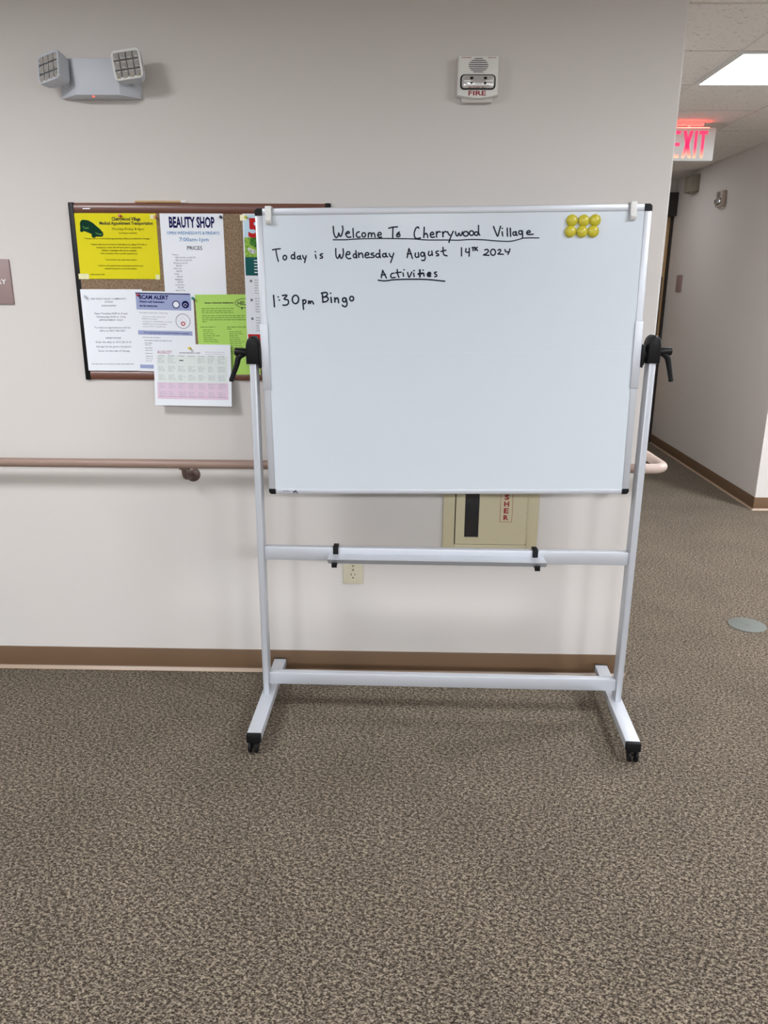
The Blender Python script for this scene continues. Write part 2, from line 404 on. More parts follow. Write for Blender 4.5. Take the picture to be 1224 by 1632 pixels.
# maker's mark on the lower rail: small text and a V-shaped tick
mb = MB(); pl = lambda a, u: (a, -.0101, u)
put_text(mb, 'VIZ-PRO', pl, -h+.045, -k+.0085, .004, 'l', .024); 
ribbon(mb, [(-h+.083, -k+.004), (-h+.088, -k+.013), (-h+.0945, -k+.0035)], .003, pl); ribbon(mb, [(-h+.079, -k+.009), (-h+.089, -k+.0085)], .003, pl)
bpart(mb, 'maker_mark', M['ink'], False)
# handwriting: pen strokes measured on the board's face
RbW = Matrix.Translation((.1611, -.331, 0)) @ Matrix.Rotation(PS, 4, 'Z') @ Rb
INV = RbW.inverted(); nB = (RbW.to_3x3() @ V((0, -1, 0))); cB = nB.dot(RbW @ V((0, -.0072, 0)))
def pen(ox, oy, strokes, row, wd=.0042):
    for st in strokes: row.append(([(ox+p[0]/7.65, oy+p[1]/7.65) for p in st], wd))
def write(row, words):
    # one mesh per word; words = (text, right limit in the photograph)
    pl = lambda a, u: (a, -.0077, u)
    for wi, (txt, lim) in enumerate(words):
        lo = words[wi-1][1] if wi else 0
        mb = MB(); sm = txt.startswith('underline')
        for st, wd in row:
            xm = sum(p[0] for p in st)/len(st); und = max(p[0] for p in st)-min(p[0] for p in st) > 90
            if und != sm or (not sm and not lo <= xm < lim): continue
            pts = []
            for p in st:
                q = INV @ at(p[0], p[1], nB, cB); pts.append((q.x, q.z))
            if len(pts) == 1:
                p = pts[0]; ribbon(mb, [(p[0]-.0005, p[1]), (p[0]+.0005, p[1])], wd, pl)
            else: ribbon(mb, smooth_line(pts, 4), wd, pl)
        part(bpart(mb, 'underline' if sm else 'handwritten_word', M['ink'], False), 'handwritten '+txt if sm else 'handwritten "%s"' % txt)
def ring(cx, cy, rx, ry, a0=-.6): return [(cx+rx*math.cos(a0+2*pi*k/10), cy-ry*math.sin(a0+2*pi*k/10)) for k in range(11)]
A_, B_, C_, D_, E_ = (420, 340), (570, 340), (710, 340), (590, 410), (420, 440)
mb = []
pen(*A_, [[(850,160),(855,230),(870,280),(890,296),(910,272),(917,238),(928,272),(942,280),(960,240),(968,195),(962,155)],
 [(1000,247),(1045,241),(1038,222),(1015,230),(1005,262),(1030,292),(1065,288)], [(1090,185),(1097,295)], [(1168,225),(1142,235),(1130,268),(1150,293),(1178,288)]], mb)
pen(*B_, [ring(75,263,23,26), [(130,290),(132,240)], [(134,255),(150,238),(165,245),(170,285)], [(170,258),(190,240),(205,250),(212,290)],
 [(245,265),(287,260),(278,234),(256,238),(246,268),(260,292),(292,290)], [(378,182),(430,169),(485,165)], [(430,172),(428,295)],
 [(510,228),(486,245),(475,275),(495,287),(516,272),(508,250),(490,262)], [(745,182),(735,166),(708,185),(690,240),(697,290),(722,308),(766,300)],
 [(812,170),(806,295)], [(808,265),(830,245),(848,258),(855,295)], [(885,260),(926,257),(914,230),(892,240),(886,270),(902,293),(938,288)],
 [(960,225),(963,290)], [(963,250),(983,224),(1010,228)], [(1035,225),(1041,285)], [(1041,250),(1060,224),(1085,227)], [(1097,225),(1112,258),(1132,268)], [(1165,220),(1140,275),(1120,330),(1114,355)]], mb)
pen(*C_, [[(120,225),(130,265),(148,275),(163,240),(178,270),(195,265),(206,225)], ring(247,250,31,28), ring(318,242,26,28), ring(376,248,22,22), [(402,148),(404,240),(418,266)],
 [(585,160),(610,225),(636,280),(655,215),(672,158)], [(690,225),(697,275)], [(692,183)], [(752,180),(756,278)], [(790,182),(794,282)],
 ring(840,247,18,21), [(860,222),(864,260),(876,268)], ring(913,234,21,22), [(936,213),(940,270),(938,295)],
 [(990,237),(1032,232),(1022,211),(998,220),(990,246),(1012,259),(1070,255)]], mb)
pen(*A_, [[(848,322),(1000,322),(1100,315),(1224,310),(1450,307),(1797,311),(1867,315),(1997,325),(2218,325),(2368,328),(2500,320),(2668,322),(2818,335),(2998,342),(3098,322),(3168,303),(3250,299),(3358,300)]], mb, .0032)
write(mb, [('Welcome', 614), ('To', 648), ('Cherrywood', 775), ('Village', 900), ('underline below the welcome line', 2000)])
mb = []
pen(*A_, [[(110,445),(160,436),(205,432)], [(150,440),(163,520),(181,585)], ring(260,540,22,27), ring(360,530,22,25), [(378,475),(378,530),(384,556)],
 ring(430,540,18,18), [(448,515),(450,545),(460,560)], [(478,515),(488,545),(504,556)], [(520,518),(508,570),(500,600)], [(632,505),(642,550)], [(632,467)],
 [(720,492),(695,500),(692,514),(714,524),(718,542),(690,548)], [(880,430),(884,520),(905,549),(922,520),(930,498),(938,540),(956,545),(973,495),(970,433)],
 [(1010,505),(1050,497),(1045,470),(1018,475),(1005,520),(1030,551),(1065,550)], ring(1115,518,21,23), [(1126,455),(1130,520),(1138,545)],
 [(1158,480),(1162,538)], [(1163,505),(1190,484),(1206,498),(1214,540)]], mb)
pen(*B_, [[(90,510),(136,505),(126,480),(100,485),(90,518),(106,541),(150,535)], [(195,484),(167,490),(168,504),(200,515),(200,532),(165,540)],
 ring(245,515,23,23), [(268,445),(270,510),(278,540)], ring(325,512,21,21), [(345,485),(350,522),(366,531)], [(385,490),(395,522),(412,530)], [(440,485),(420,550),(402,600)],
 [(603,540),(625,430)], [(625,430),(645,480),(668,550)], [(605,495),(655,490)], [(705,485),(701,518),(720,538),(741,528)], [(740,478),(746,532)],
 ring(790,500,21,25), [(812,480),(824,540),(812,574),(780,572)], [(870,465),(862,500),(880,516),(902,500)], [(904,460),(912,512)],
 [(985,460),(957,468),(960,487),(985,500),(984,514),(960,518)], [(1040,415),(1044,480),(1055,508),(1090,518)], [(1015,465),(1075,450)]], mb)
pen(*C_, [[(195,420),(195,520)], [(250,430),(248,472),(292,474)], [(290,425),(288,522)], [(325,418),(362,416)], [(338,418),(336,455)], [(360,420),(361,455)], [(388,415),(372,433),(392,455)],
 [(478,448),(508,440),(524,460),(500,488),(462,508)], [(462,508),(530,512)], ring(580,475,30,37), [(638,450),(665,440),(673,456),(660,476),(638,496)], [(638,496),(705,500)],
 [(725,442),(735,468),(766,470)], [(785,435),(776,470),(760,500)]], mb)
write(mb, [('Today', 495), ('is', 524), ('Wednesday', 638), ('August', 722), ('14th', 766), ('2024', 850)])
mb = []
pen(*D_, [[(135,250),(152,160)], [(152,160),(172,200),(198,255)], [(135,216),(186,211)], [(290,195),(262,200),(250,232),(268,250),(305,246)], [(330,150),(334,200),(350,246)], [(310,190),(378,182)],
 [(400,190),(406,230)], [(412,153)], [(455,185),(475,246),(508,180)], [(530,195),(536,237)], [(535,163)], [(652,195),(656,230)], [(645,158)],
 [(810,180),(786,186),(790,203),(810,215),(808,233),(786,236)], [(98,280),(180,288),(280,275),(400,270),(550,268),(700,272),(910,292)]], mb)
pen(*D_, [[(605,155),(606,240)], [(585,205),(640,195)], [(697,214),(735,205),(724,186),(702,200),(706,230),(736,230)]], mb, .0056)
write(mb, [('Activities', 2000), ('underline below Activities', 2001)])
mb = []
pen(*E_, [[(122,235),(128,300),(133,375)], [(180,255)], [(192,293)], [(230,237),(287,235),(250,280),(298,292),(302,335),(272,355),(238,354)], ring(390,285,39,51),
 [(480,290),(483,350),(488,405)], [(480,302),(505,290),(518,310),(502,335),(482,336)], [(548,335),(550,305)], [(551,318),(563,306),(572,335)], [(572,318),(588,306),(600,318),(610,340)],
 [(715,205),(725,318)], [(705,210),(760,200),(780,220),(758,248),(728,257)], [(728,257),(775,256),(788,285),(765,310),(722,318)], [(822,260),(828,322)], [(818,210)],
 [(868,265),(871,317)], [(872,285),(895,266),(910,280),(916,325)], ring(985,290,22,25), [(1005,270),(1017,330),(1010,365),(985,373),(960,355)], ring(1075,275,24,27)], mb, .0048)
write(mb, [('1:30pm', 506), ('Bingo', 700)])

# the stand
PW = .0215
for s, dz in ((-1, 0), (1, .013)):
    a0, a1 = (-.6365, -.6150) if s < 0 else (.6105, .6320)
    ac = (a0+a1)/2; zt = 1.272+dz
    P_ = MB().box(a0, a1, 0, .05, .078, zt, .003)
    P_.box(a0+.006, a1-.006, -.0006, 0, .10, zt-.01)      # fine ribs along the extrusion
    P_.build('post', M['alu'], ST)
    zp = 1.288+dz                     # pivot height
    # rounded black cap over the top of the post
    prof = [(ac-.0205, 1.243+dz)]+[(ac-.0205*math.cos(pi*j/14), 1.293+dz+.036*math.sin(pi*j/14)) for j in range(15)]+[(ac+.0205, 1.243+dz)]
    KN = part(MB().prism(prof, -.010, .058, 'xz', .010).build('pivot_cap', M['black'], ST), 'black rounded cap on top of the post')
    bi = s*h+BC[0]
    mb = MB(); e0 = a1 if s < 0 else a0
    x_in = bi+s*.003
    mb.cyl((e0, .025, zp-.018), (x_in+s*.009, .025, zp-.018), .022, n=28)
    xa, xb = sorted((x_in, x_in+s*.010)); mb.box(xa, xb, .0, .05, zp-.050, zp+.012, .002)
    mb.box(xa+.002, xb-.002, .004, .046, zp-.058, zp-.048, .002)
    mb.build('pivot_disc', M['black'], KN); 
    # clamp lever: short barrel out of the cap, then a curved arm down
    xo = ac+s*.020; xe = ac+s*.060
    mb = MB().cyl((xo-s*.004, .022, zp-.010), (xe, .022, zp-.008), .0128, .0122, 20, .002)
    lean = .006 if s > 0 else .014
    pts = smooth_line([(xe-s*.030, .022, zp-.012), (xe-s*.012, .021, zp-.026), (xe-s*.004, .019, zp-.052), (xe+s*lean, .016, zp-.096)], 6)
    mb.tube(pts, [.0108-.0036*j/(len(pts)-1) for j in range(len(pts))], 14)
    mb.cyl(pts[-1]+V((-s*.001, 0, .004)), pts[-1]+V((s*.0004, -.0003, -.005)), .0076, .0072, 16, .001)
    mb.build('clamp_lever', M['black'], KN)
# cross rails
mb = MB(); mb.box(-.6155, .6110, .008, .034, .587, .634, .004); mb.build('cross_rail', M['alu'], ST)
mb = MB(); mb.box(-.6155, .6110, .008, .036, .116, .162, .004); mb.build('cross_rail', M['alu'], ST)
# pen tray with two black clips
TR = MB().prism([(.0075, .6125), (.0075, .6085), (-.030, .5935), (-.035, .5935), (-.0505, .6122), (-.0505, .6142), (-.0480, .6142), (-.0470, .6125)], -.394, .329, 'yz').build('pen_tray', M['alu'], ST, False)
for a in (-.3715, .2985):
    mb = MB().box(a-.009, a+.009, .0035, .0405, .633, .6395, .0015).box(a-.009, a+.009, .0025, .0080, .610, .639, .0015)
    mb.box(a-.009, a+.009, -.054, .0080, .590, .5965, .0015).box(a-.009, a+.009, -.054, -.0500, .5850, .6030, .0015)
    part(mb.build('clip', M['black'], TR), 'black plastic clip')
# feet with caps and castors
for s in (-1, 1):
    f0, f1 = ((-.6215, -.252), (-.6205, .274)) if s < 0 else ((.6055, -.250), (.6270, .276))
    ang = math.atan2(-(f1[0]-f0[0]), f1[1]-f0[1]); ln = f1[1]-f0[1]
    FT = MB().box(-.0235, .0235, 0, ln, .050, .080, .003).build('foot', M['alu'], ST)
    FT.location = (f0[0], f0[1], 0); FT.rotation_euler = (0, 0, ang)
    part(MB().box(-.0242, .0242, -.012, .006, .049, .0806, .004).build('end_cap', M['black'], FT), 'black plastic end cap')
    part(MB().box(-.0242, .0242, ln-.006, ln+.008, .049, .0806, .004).build('end_cap', M['black'], FT), 'black plastic end cap')
    for yy in (.020, ln-.028):
        sk = .006*s if yy < .1 else -.004
        mb = MB().cyl((0, yy, .043), (0, yy, .052), .013, n=20)
        mb.box(-.012, .012, yy-.012, yy+.012, .034, .046, .003)
        for q in (-1, 1): mb.cyl((q*.006+sk, yy-.004, .0225), (q*.016+sk, yy-.004, .0225), .0222, n=28, bev=.003)
        mb.cyl((-.014+sk, yy-.004, .0225), (.014+sk, yy-.004, .0225), .005, n=12)
        part(mb.build('castor', M['black'], FT), 'black twin-wheel castor')

# things on the board: two white flip-chart hooks over its top edge, six magnets
for a, lab in ((-.5475, 'white plastic hook over the top edge of the whiteboard at its left end'), (.5335, 'white plastic hook over the whiteboard top edge at its right end')):
    t = thing('flip_chart_hook', lab, 'hook', group='flip chart hooks on the whiteboard')
    t.matrix_world = RbW @ Matrix.Translation((a, 0, k))
    mb = MB().box(-.0095, .0095, -.0185, .0150, .0003, .0060, .002).box(-.0095, .0095, -.0190, -.0101, -.030, .0060, .0025)
    mb.box(-.0095, .0095, .0101, .0150, -.020, .0060, .002)
    mb.build('hook_body', M['white'], t)
    out = [(-.0185, -.025), (-.0101, -.025), (-.0101, -.045), (-.0150, -.046), (-.0235, -.040), (-.0250, -.034)]
    MB().prism(out, -.0085, .0085, 'yz', .0015).build('hook_tip', M['white'], t)
mg = None
mlabs = ['round yellow magnet, left one of the upper row on the whiteboard', 'round yellow magnet, middle one of the upper row on the whiteboard', 'round yellow magnet, right one of the upper row, nearest the right hook',
         'round yellow magnet, left one of the lower row on the whiteboard', 'round yellow magnet, middle one of the lower row on the whiteboard', 'round yellow magnet, right one of the lower row on the whiteboard']
for i, (u, v_) in enumerate([(911.3,351.6), (930.2,351.8), (948.0,351.3), (908.8,369), (927.2,369.4), (945.0,369)]):
    q = INV @ at(u, v_, nB, cB)
    if mg is None:
        mg = MB().lathe([(.0, 0), (.0165, 0), (.0170, .001), (.0170, .004), (.0160, .0066), (.0135, .0092), (.0095, .0112), (.005, .0122), (0, .0125)], (0, 0, 0), (0, -1, 0), 32).build('round_magnet', M['magnet']); o = mg
    else:
        o = mg.copy(); COL.objects.link(o)
    o.matrix_world = RbW @ Matrix.Translation((q.x, -.0074, q.z)); tag(o, mlabs[i], 'magnet', 'yellow magnets on the whiteboard')

# ================================================================== CORKBOARD
CB = thing('corkboard', 'wide corkboard with brown rails and black ends hung behind the whiteboard', 'notice board', (-.684, 0, 1.155))
cw = .445; ch = .5925
MB().box(-cw+.019, cw-.019, -.0122, -.001, .0325, ch-.0335).build('cork_panel', M['cork'], CB, False)
def railp(z0, z1):
    zc = (z0+z1)/2; hh = (z1-z0)/2
    return [(-.001, z0), (-.0070, z0+.0006), (-.0108, z0+hh*.4), (-.0125, zc), (-.0108, z1-hh*.4), (-.0070, z1-.0006), (-.001, z1)]
RT = MB().prism(railp(ch-.034, ch), -cw+.019, cw-.019, 'yz').build('rail', M['brown_rail'], CB)
MB().prism(railp(0, .033), -cw+.019, cw-.019, 'yz').build('rail', M['brown_rail'], CB)
MB().box(-.395, -.370, -.0130, -.0118, ch-.021, ch-.0175).build('name_plate', M['letter_white'], RT, False)
for s in (-1, 1):
    a, c = sorted((s*cw, s*(cw-.020)))
    part(MB().box(a, c, -.0126, -.001, -.001, ch+.001, .003).build('end_rail', M['black'], CB), 'black end rail')
st = MB().tube([(-.9000, -.008, 1.7510), (-.745, -.008, 1.7510)], .0035, 8).build('stick', M['stick']); tag(st, 'slim tan stick with a white end lying on the corkboard\'s top rail', 'stick')
MB().tube([(-.7445, -.008, 1.7512), (-.728, -.008, 1.7512)], .0040, 8).build('tip', M['letter_white'], st)

# ---- papers
class Paper:
    def __init__(s, name, label, cat, tl, tr, y, wd, ht, m_, bow=0., out=0.):
        a, b_ = onwall(*tl, y), onwall(*tr, y)
        ang = math.atan2(b_.z-a.z, b_.x-a.x)
        s.o = thing(name, label, cat, (a.x, y, a.z), (0, -ang, 0)); s.bow, s.out, s.ht, s.wd, s.n = bow, out, ht, wd, 0
        n = 12; mb = MB(); g = []
        for off in (0, .0005):
            g.append([[mb.bm.verts.new((wd*i/n, s.yy(wd*i/n, -ht*j/n)+off, -ht*j/n)) for i in range(n+1)] for j in range(n+1)])
        for L_ in (0, 1):
            for j in range(n):
                for i in range(n):
                    f = [g[L_][j][i], g[L_][j+1][i], g[L_][j+1][i+1], g[L_][j][i+1]]
                    mb.bm.faces.new(f if L_ == 0 else f[::-1])
        for j in range(n):
            for i in (0, n):
                f = [g[0][j][i], g[1][j][i], g[1][j+1][i], g[0][j+1][i]]; mb.bm.faces.new(f)
                f = [g[0][i][j], g[0][i][j+1], g[1][i][j+1], g[1][i][j]]; mb.bm.faces.new(f)
        bmesh.ops.recalc_face_normals(mb.bm, faces=mb.bm.faces)
        mb.build('sheet', m_, s.o)
    def yy(s, a, u):
        t = -u/s.ht
        return -s.out*t*t - s.bow*math.sin(pi*min(1, max(0, a/s.wd)))
    def pl(s, lift=.0005):
        return lambda a, u: (a, s.yy(a, u)-lift, u)
    def text(s, name, m_, items, lift=.0006, bold=.012):
        mb = MB()
        for it in items:
            put_text(mb, it[0], s.pl(lift), it[1], -it[2], it[3], it[4] if len(it) > 4 else 'c', it[5] if len(it) > 5 else None, bold)
        return mb.build(name, m_, s.o, False)
    def lines(s, name, m_, rows, lift=.0006):
        # rows of small print: (x0, x1, depth, height)
        mb = MB(); pl = s.pl(lift)
        for x0, x1, dv, hh in rows:
            x = x0
            while x < x1-.002:
                ww = min(random.uniform(.006, .017), x1-x)
                mb.quad(pl(x, -dv), pl(x+ww, -dv), pl(x+ww, -dv+hh), pl(x, -dv+hh)); x += ww+random.uniform(.0018, .003)
        return mb.build(name, m_, s.o, False)
    def rects(s, name, m_, rs, lift=.0004):
        mb = MB(); pl = s.pl(lift)
        for x0, x1, v0, v1 in rs:
            n = max(1, int((x1-x0)/.03)); k_ = max(1, int((v1-v0)/.03))
            for i in range(n):
                for j in range(k_):
                    a0, a1 = x0+(x1-x0)*i/n, x0+(x1-x0)*(i+1)/n; b0, b1 = v0+(v1-v0)*j/k_, v0+(v1-v0)*(j+1)/k_
                    mb.quad(pl(a0, -b1), pl(a1, -b1), pl(a1, -b0), pl(a0, -b0))
        return mb.build(name, m_, s.o, False)
    def shape(s, name, m_, polys, lift=.0006):
        mb = MB(); pl = s.pl(lift)
        for p in polys: mb.poly([pl(a, -dv) for a, dv in p])
        return mb.build(name, m_, s.o, False)
    def tape(s, x0, x1, v0, v1):
        return part(s.rects('tape', M['tape'], [(x0, x1, v0, v1)], .0011), 'clear tape on the corner')
def circ(cx, cy, r_, n=20, a0=0, a1=2*pi): return [(cx+r_*math.cos(a0+(a1-a0)*k/n), cy-r_*math.sin(a0+(a1-a0)*k/n)) for k in range(n+(0 if a1-a0 > 6.2 else 1))]
def annulus(cx, cy, r0, r1, n=24):
    out = []
    for k_ in range(n):
        a, b_ = 2*pi*k_/n, 2*pi*(k_+1)/n
        out.append([(cx+r_*math.cos(t), cy-r_*math.sin(t)) for r_, t in ((r0, a), (r1, a), (r1, b_), (r0, b_))])
    return out
LW, LS = .2794, .2159
yc = -.0132
# beauty shop price list (under its neighbours)
P = Paper('price_list', 'white beauty shop price list with large navy heading, pinned to the corkboard', 'notice', (254,340), (356,340.4), yc-.0004, LS*.995, LW, M['paper'])
P.text('heading', M['navy'], [('BEAUTY SHOP', .108, .044, .034, 'c', .155)], bold=.05)
P.text('subheading', M['blue'], [('OPEN WEDNESDAYS & FRIDAYS', .111, .0665, .0098, 'c', .180), ('7:00am-1pm', .112, .0885, .0125, 'c', .1)], bold=.015)
P.text('subheading', M['print'], [('PRICES', .113, .116, .0125, 'c', .052)], bold=.012)
rows = ['Perms:', '  60% and hair cut $67.00', '  60% and cut $64.00', 'Shampoo and Set', '   $24.00', 'Hair Cut', '   $20.00', 'Color', '   $46.00', 'Highlights', '   $75.00', 'Comb Out', '   $12.00', 'Beard Trim', '   $10.00', 'Shampoo Only', '   $10.00']
P.text('price_rows', M['print_grey'], [(t.strip(), .036+(.008 if t.startswith(' ') else 0)+i*.0002, .1345+i*.0090, .0052, 'l') for i, t in enumerate(rows)], bold=.0)
# red river valley pantry notice
P = Paper('pantry_notice', 'white community food pantry notice with directions, at the corkboard\'s lower left', 'notice', (127.5,461), (229,461), yc-.0004, LS, LW, M['paper'], .002)
P.text('printed_text', M['print_grey'], [('RED RIVER VALLEY COMMUNITY', .098, .0345, .0058, 'c', .124), ('ACTION', .097, .0450, .0058, 'c', .028), ('FOOD PANTRY', .097, .0580, .0058, 'c', .052)], bold=.01)
P.text('printed_text', M['print_grey'], [('Open Tuesdays 8:30 to 4 and', .100, .084, .0060, 'c', .116), ('Wednesdays 8:30 to 12 by', .100, .0955, .0060, 'c', .104), ('APPOINTMENT ONLY', .100, .1065, .0060, 'c', .086),
  ('To make an appointment call the', .101, .132, .0060, 'c', .128), ('office at (701) 746-5431', .100, .1430, .0060, 'c', .092)], bold=.01)
P.text('printed_text', M['print_grey'], [('DIRECTIONS', .101, .168, .0062, 'c', .054), ('Enter the alley at 1013 5th St N', .100, .182, .0062, 'c', .126), ('Garage by the green dumpster', .100, .1975, .0062, 'c', .126), ('Door on the side of Garage', .100, .2125, .0062, 'c', .112)], bold=.01)
P.lines('fine_print', M['print_soft'], [(.014, .165, .257, .0028)])
# bright green sheet
P = Paper('green_notice', 'bright green notice with a speech bubble, pinned right of the scam alert', 'notice', (310.5,469.5), (411,469), yc-.0009, LS, LW*.985, M['green_paper'])
P.text('heading', M['print'], [('Green Customer Satisfaction', .083, .030, .0048, 'c', .102)], bold=.05)
rows = [(.020, .135, .0485, .0022), (.020, .130, .0560, .0022), (.020, .132, .0625, .0022), (.020, .172, .0725, .0022), (.020, .168, .0795, .0022), (.020, .172, .0865, .0022), (.020, .036, .0930, .0022),
        (.012, .064, .111, .0022), (.105, .172, .111, .0022), (.105, .124, .118, .0022)]
rows += [(.020, random.uniform(.05, .085), .1205+i*.0067, .002) for i in range(7)] + [(.112, random.uniform(.145, .172), .1275+i*.0067, .002) for i in range(12)]
for sel in (lambda r_: r_[2] < .10, lambda r_: r_[2] >= .10 and r_[0] < .09, lambda r_: r_[2] >= .10 and r_[0] >= .09): P.lines('printed_text', M['print_leaf'], [r_ for r_ in rows if sel(r_)])
bub = [(.172+.033*math.cos(a), .0295-.0150*math.sin(a)) for a in [2*pi*k/28 for k in range(29)]]
mb = MB(); ribbon(mb, [(a, -dv) for a, dv in bub], .0016, P.pl(.0007)); put_text(mb, 'HELLO', P.pl(.0007), .173, -.0355, .0130, 'c', .050, .02)
mb.poly([P.pl(.0007)(a, -dv) for a, dv in ((.159, .0435), (.1645, .0450), (.1615, .0530))]); mb.build('speech_bubble', M['print'], P.o, False)
# scam alert
P = Paper('scam_alert_notice', 'white scam alert notice with a lilac header and round icons', 'notice', (212.5,463.5), (309,465.5), yc-.0016, LS*.965, LW*.985, M['paper'], .001)
for r_ in ((.007, .199, .0085, .0625), (.007, .199, .133, .148), (.006, .18, .252, .265)): P.rects('colour_band', M['lilac'], [r_])
P.rects('header_line', M['navy'], [(.006, .197, .0055, .0092)], .0006)
P.text('heading', M['navy'], [('SCAM ALERT', .019, .0265, .0135, 'l', .102), ('Watch out! Scammers', .018, .0385, .0070, 'l', .088), ('target everyone.', .018, .0520, .0070, 'l', .064)], .0008, .05)
P.shape('icon', M['navy'], annulus(.147, .043, .0102, .0132)+[circ(.1795, .0425, .0128)], .0008)
P.shape('icon', M['paper'], [circ(.147, .043, .0106)], .0006)
P.shape('icon', M['paper'], annulus(.1795, .045, .0055, .0068, 14)[:8]+[circ(.1795, .0480, .002, 10)], .0010)
P.shape('icon', M['navy'], annulus(.168, .099, .0240, .0254, 36), .0007)
P.shape('icon', M['print_soft'], annulus(.167, .099, .0135, .0142, 4)[:4], .0007); P.shape('icon', M['red'], annulus(.168, .1075, .0045, .0076, 18), .0008)
P.text('printed_text', M['print_soft'], [('Recognize scammers. They may:', .017, .0745, .0046, 'l', .100), ('Ask you to verify a payment or', .026, .0875, .0038, 'l', .082), ('PRETEND to be an agency', .024, .0950, .0038, 'l', .055), ('say there is a PROBLEM or a prize', .025, .104, .0038, 'l', .104), ('PRESSURE you to act immediately', .025, .1125, .0038, 'l', .086), ('tell you to PAY in a specific way', .025, .1210, .0038, 'l', .080)], bold=.03)
P.text('printed_text', M['navy'], [('Do not give personal or financial information or payment', .028, .1425, .0048, 'l', .160)], .0008, .02)
P.lines('printed_text', M['print_soft'], [(.022, .085, .158, .0024), (.028, .125, .169, .0028), (.028, .056, .178, .0028), (.028, .054, .184, .0022), (.028, .054, .195, .0026), (.028, .054, .203, .0022), (.028, .054, .214, .0026), (.028, .054, .224, .0026), (.028, .054, .232, .0022), (.028, .052, .240, .0022)])
# yellow transportation flyer
P = Paper('transportation_flyer', 'bright yellow medical transportation flyer with a green van picture, at the corkboard\'s upper left', 'flyer', (118,339.6), (251,340), yc-.0004, LW*.995, LS*.985, M['yellow_paper'], .0015)
P.text('heading', M['print'], [('Cherrywood Village', .176, .0235, .0115, 'c', .098), ('Medical Appointment Transportation', .175, .0365, .0105, 'c', .182)], bold=.035)
P.text('subheading', M['print_olive'], [('Monday-Friday 8-4pm', .180, .0540, .0085, 'c', .108)], bold=.0)
P.text('printed_text', M['print_olive'], [('*(excluding on weekends)', .177, .0650, .0042, 'c', .064), ('* Transportation to and medical appointments will be provided free of charge *', .140, .0830, .0046, 'c', .232),
  ('* Please notify the front desk at Tufts Manor by calling 775-2186 or', .143, .1020, .0044, 'c', .196), ('stopping by no later than 24 hours prior to appointment.', .144, .1115, .0044, 'c', .158),
  ('Notes or messages will not be accepted.', .144, .1215, .0050, 'c', .120), ('Rides scheduled will be a specific appointments', .142, .1310, .0040, 'c', .126), ('* Cost is free or $1 each with voucher', .146, .1515, .0044, 'c', .112),
  ('* Check out the appointment transportation board in your', .143, .1710, .0044, 'c', .160), ('activities packet for more information.', .144, .1805, .0044, 'c', .112), ('Updated January 2021', .036, .2000, .0040, 'l', .050)], bold=.03)
vx, vy = .0165, .021      # van picture
P.shape('van_picture', M['van'], [[(vx+a, vy+c) for a, c in ((.000, .012), (.004, .003), (.012, .0), (.030, .002), (.045, .010), (.057, .021), (.066, .028), (.076, .040), (.078, .047), (.073, .054), (.052, .054), (.040, .047), (.020, .039), (.006, .035), (.000, .034))],
   circ(vx+.004, vy+.034, .006, 16), circ(vx+.044, vy+.050, .008, 18)])
P.shape('van_picture', M['van2'], [[(vx+a, vy+c) for a, c in ((.048, .039), (.060, .044), (.068, .045), (.074, .044), (.070, .049), (.056, .046))]], .0009)
P.text('van_picture', M['van2'], [('Taxi', .0245, .0505, .0085, 'l', .021)], .0009, .02)
P.tape(-.006, .030, .196, .214); P.tape(.262, .276, .198, .214); P.tape(.258, .276, .004, .018)
# five-tips poster, mostly behind the whiteboard
P = Paper('tips_poster', 'tall poster with a red number five and daisies, half hidden behind the whiteboard', 'poster', (386,340.5), (520,341.5), yc-.0026, .325, .478, M['paper'])
P.rects('picture', M['sky'], [(.004, .321, .003, .075)]); P.rects('picture', M['grass'], [(.004, .321, .075, .139)], .0004)
P.text('heading', M['red'], [('5', .0185, .073, .060, 'l', .042)], .0010, .05)
P.shape('picture', M['bush'], [[(.021+.030*(.9+.12*math.sin(5*t))*(1+math.cos(t))/1.2, .088-.020*(.9+.15*math.sin(7*t))*math.sin(t)) for t in [2*pi*k/26 for k in range(26)]]], .0008)
P.shape('picture', M['letter_white'], [circ(.031+.0075*math.cos(t), .121+.004*math.sin(t), .0035, 10) for t in [2*pi*k/8 for k in range(8)]]+[circ(.020+.0048*math.cos(t), .113+.003*math.sin(t), .0024, 8) for t in [2*pi*k/7 for k in range(7)]], .0009)
P.rects('band', M['teal'], [(.004, .321, .139, .199)], .0006)
P.rects('printed_text', M['letter_white'], [(.034, .300, .148+i*.0098, .1510+i*.0098) for i in range(5)], .0009)
for dv_ in (.217, .280, .343): P.shape('number_badge', M['print_grey'], [circ(.021, dv_, .0046)], .0008)
for dv_ in (.215, .277, .341): P.lines('printed_text', M['print_soft'], [(.033, .30, dv_+i*.0087, .0026) for i in range(6)])
P.rects('band', M['red'], [(.004, .321, .396, .472)], .0006)
P.rects('printed_text', M['letter_white'], [(.030, .30, .420, .4225)], .0009)
P.tape(-.008, .014, .004, .022)
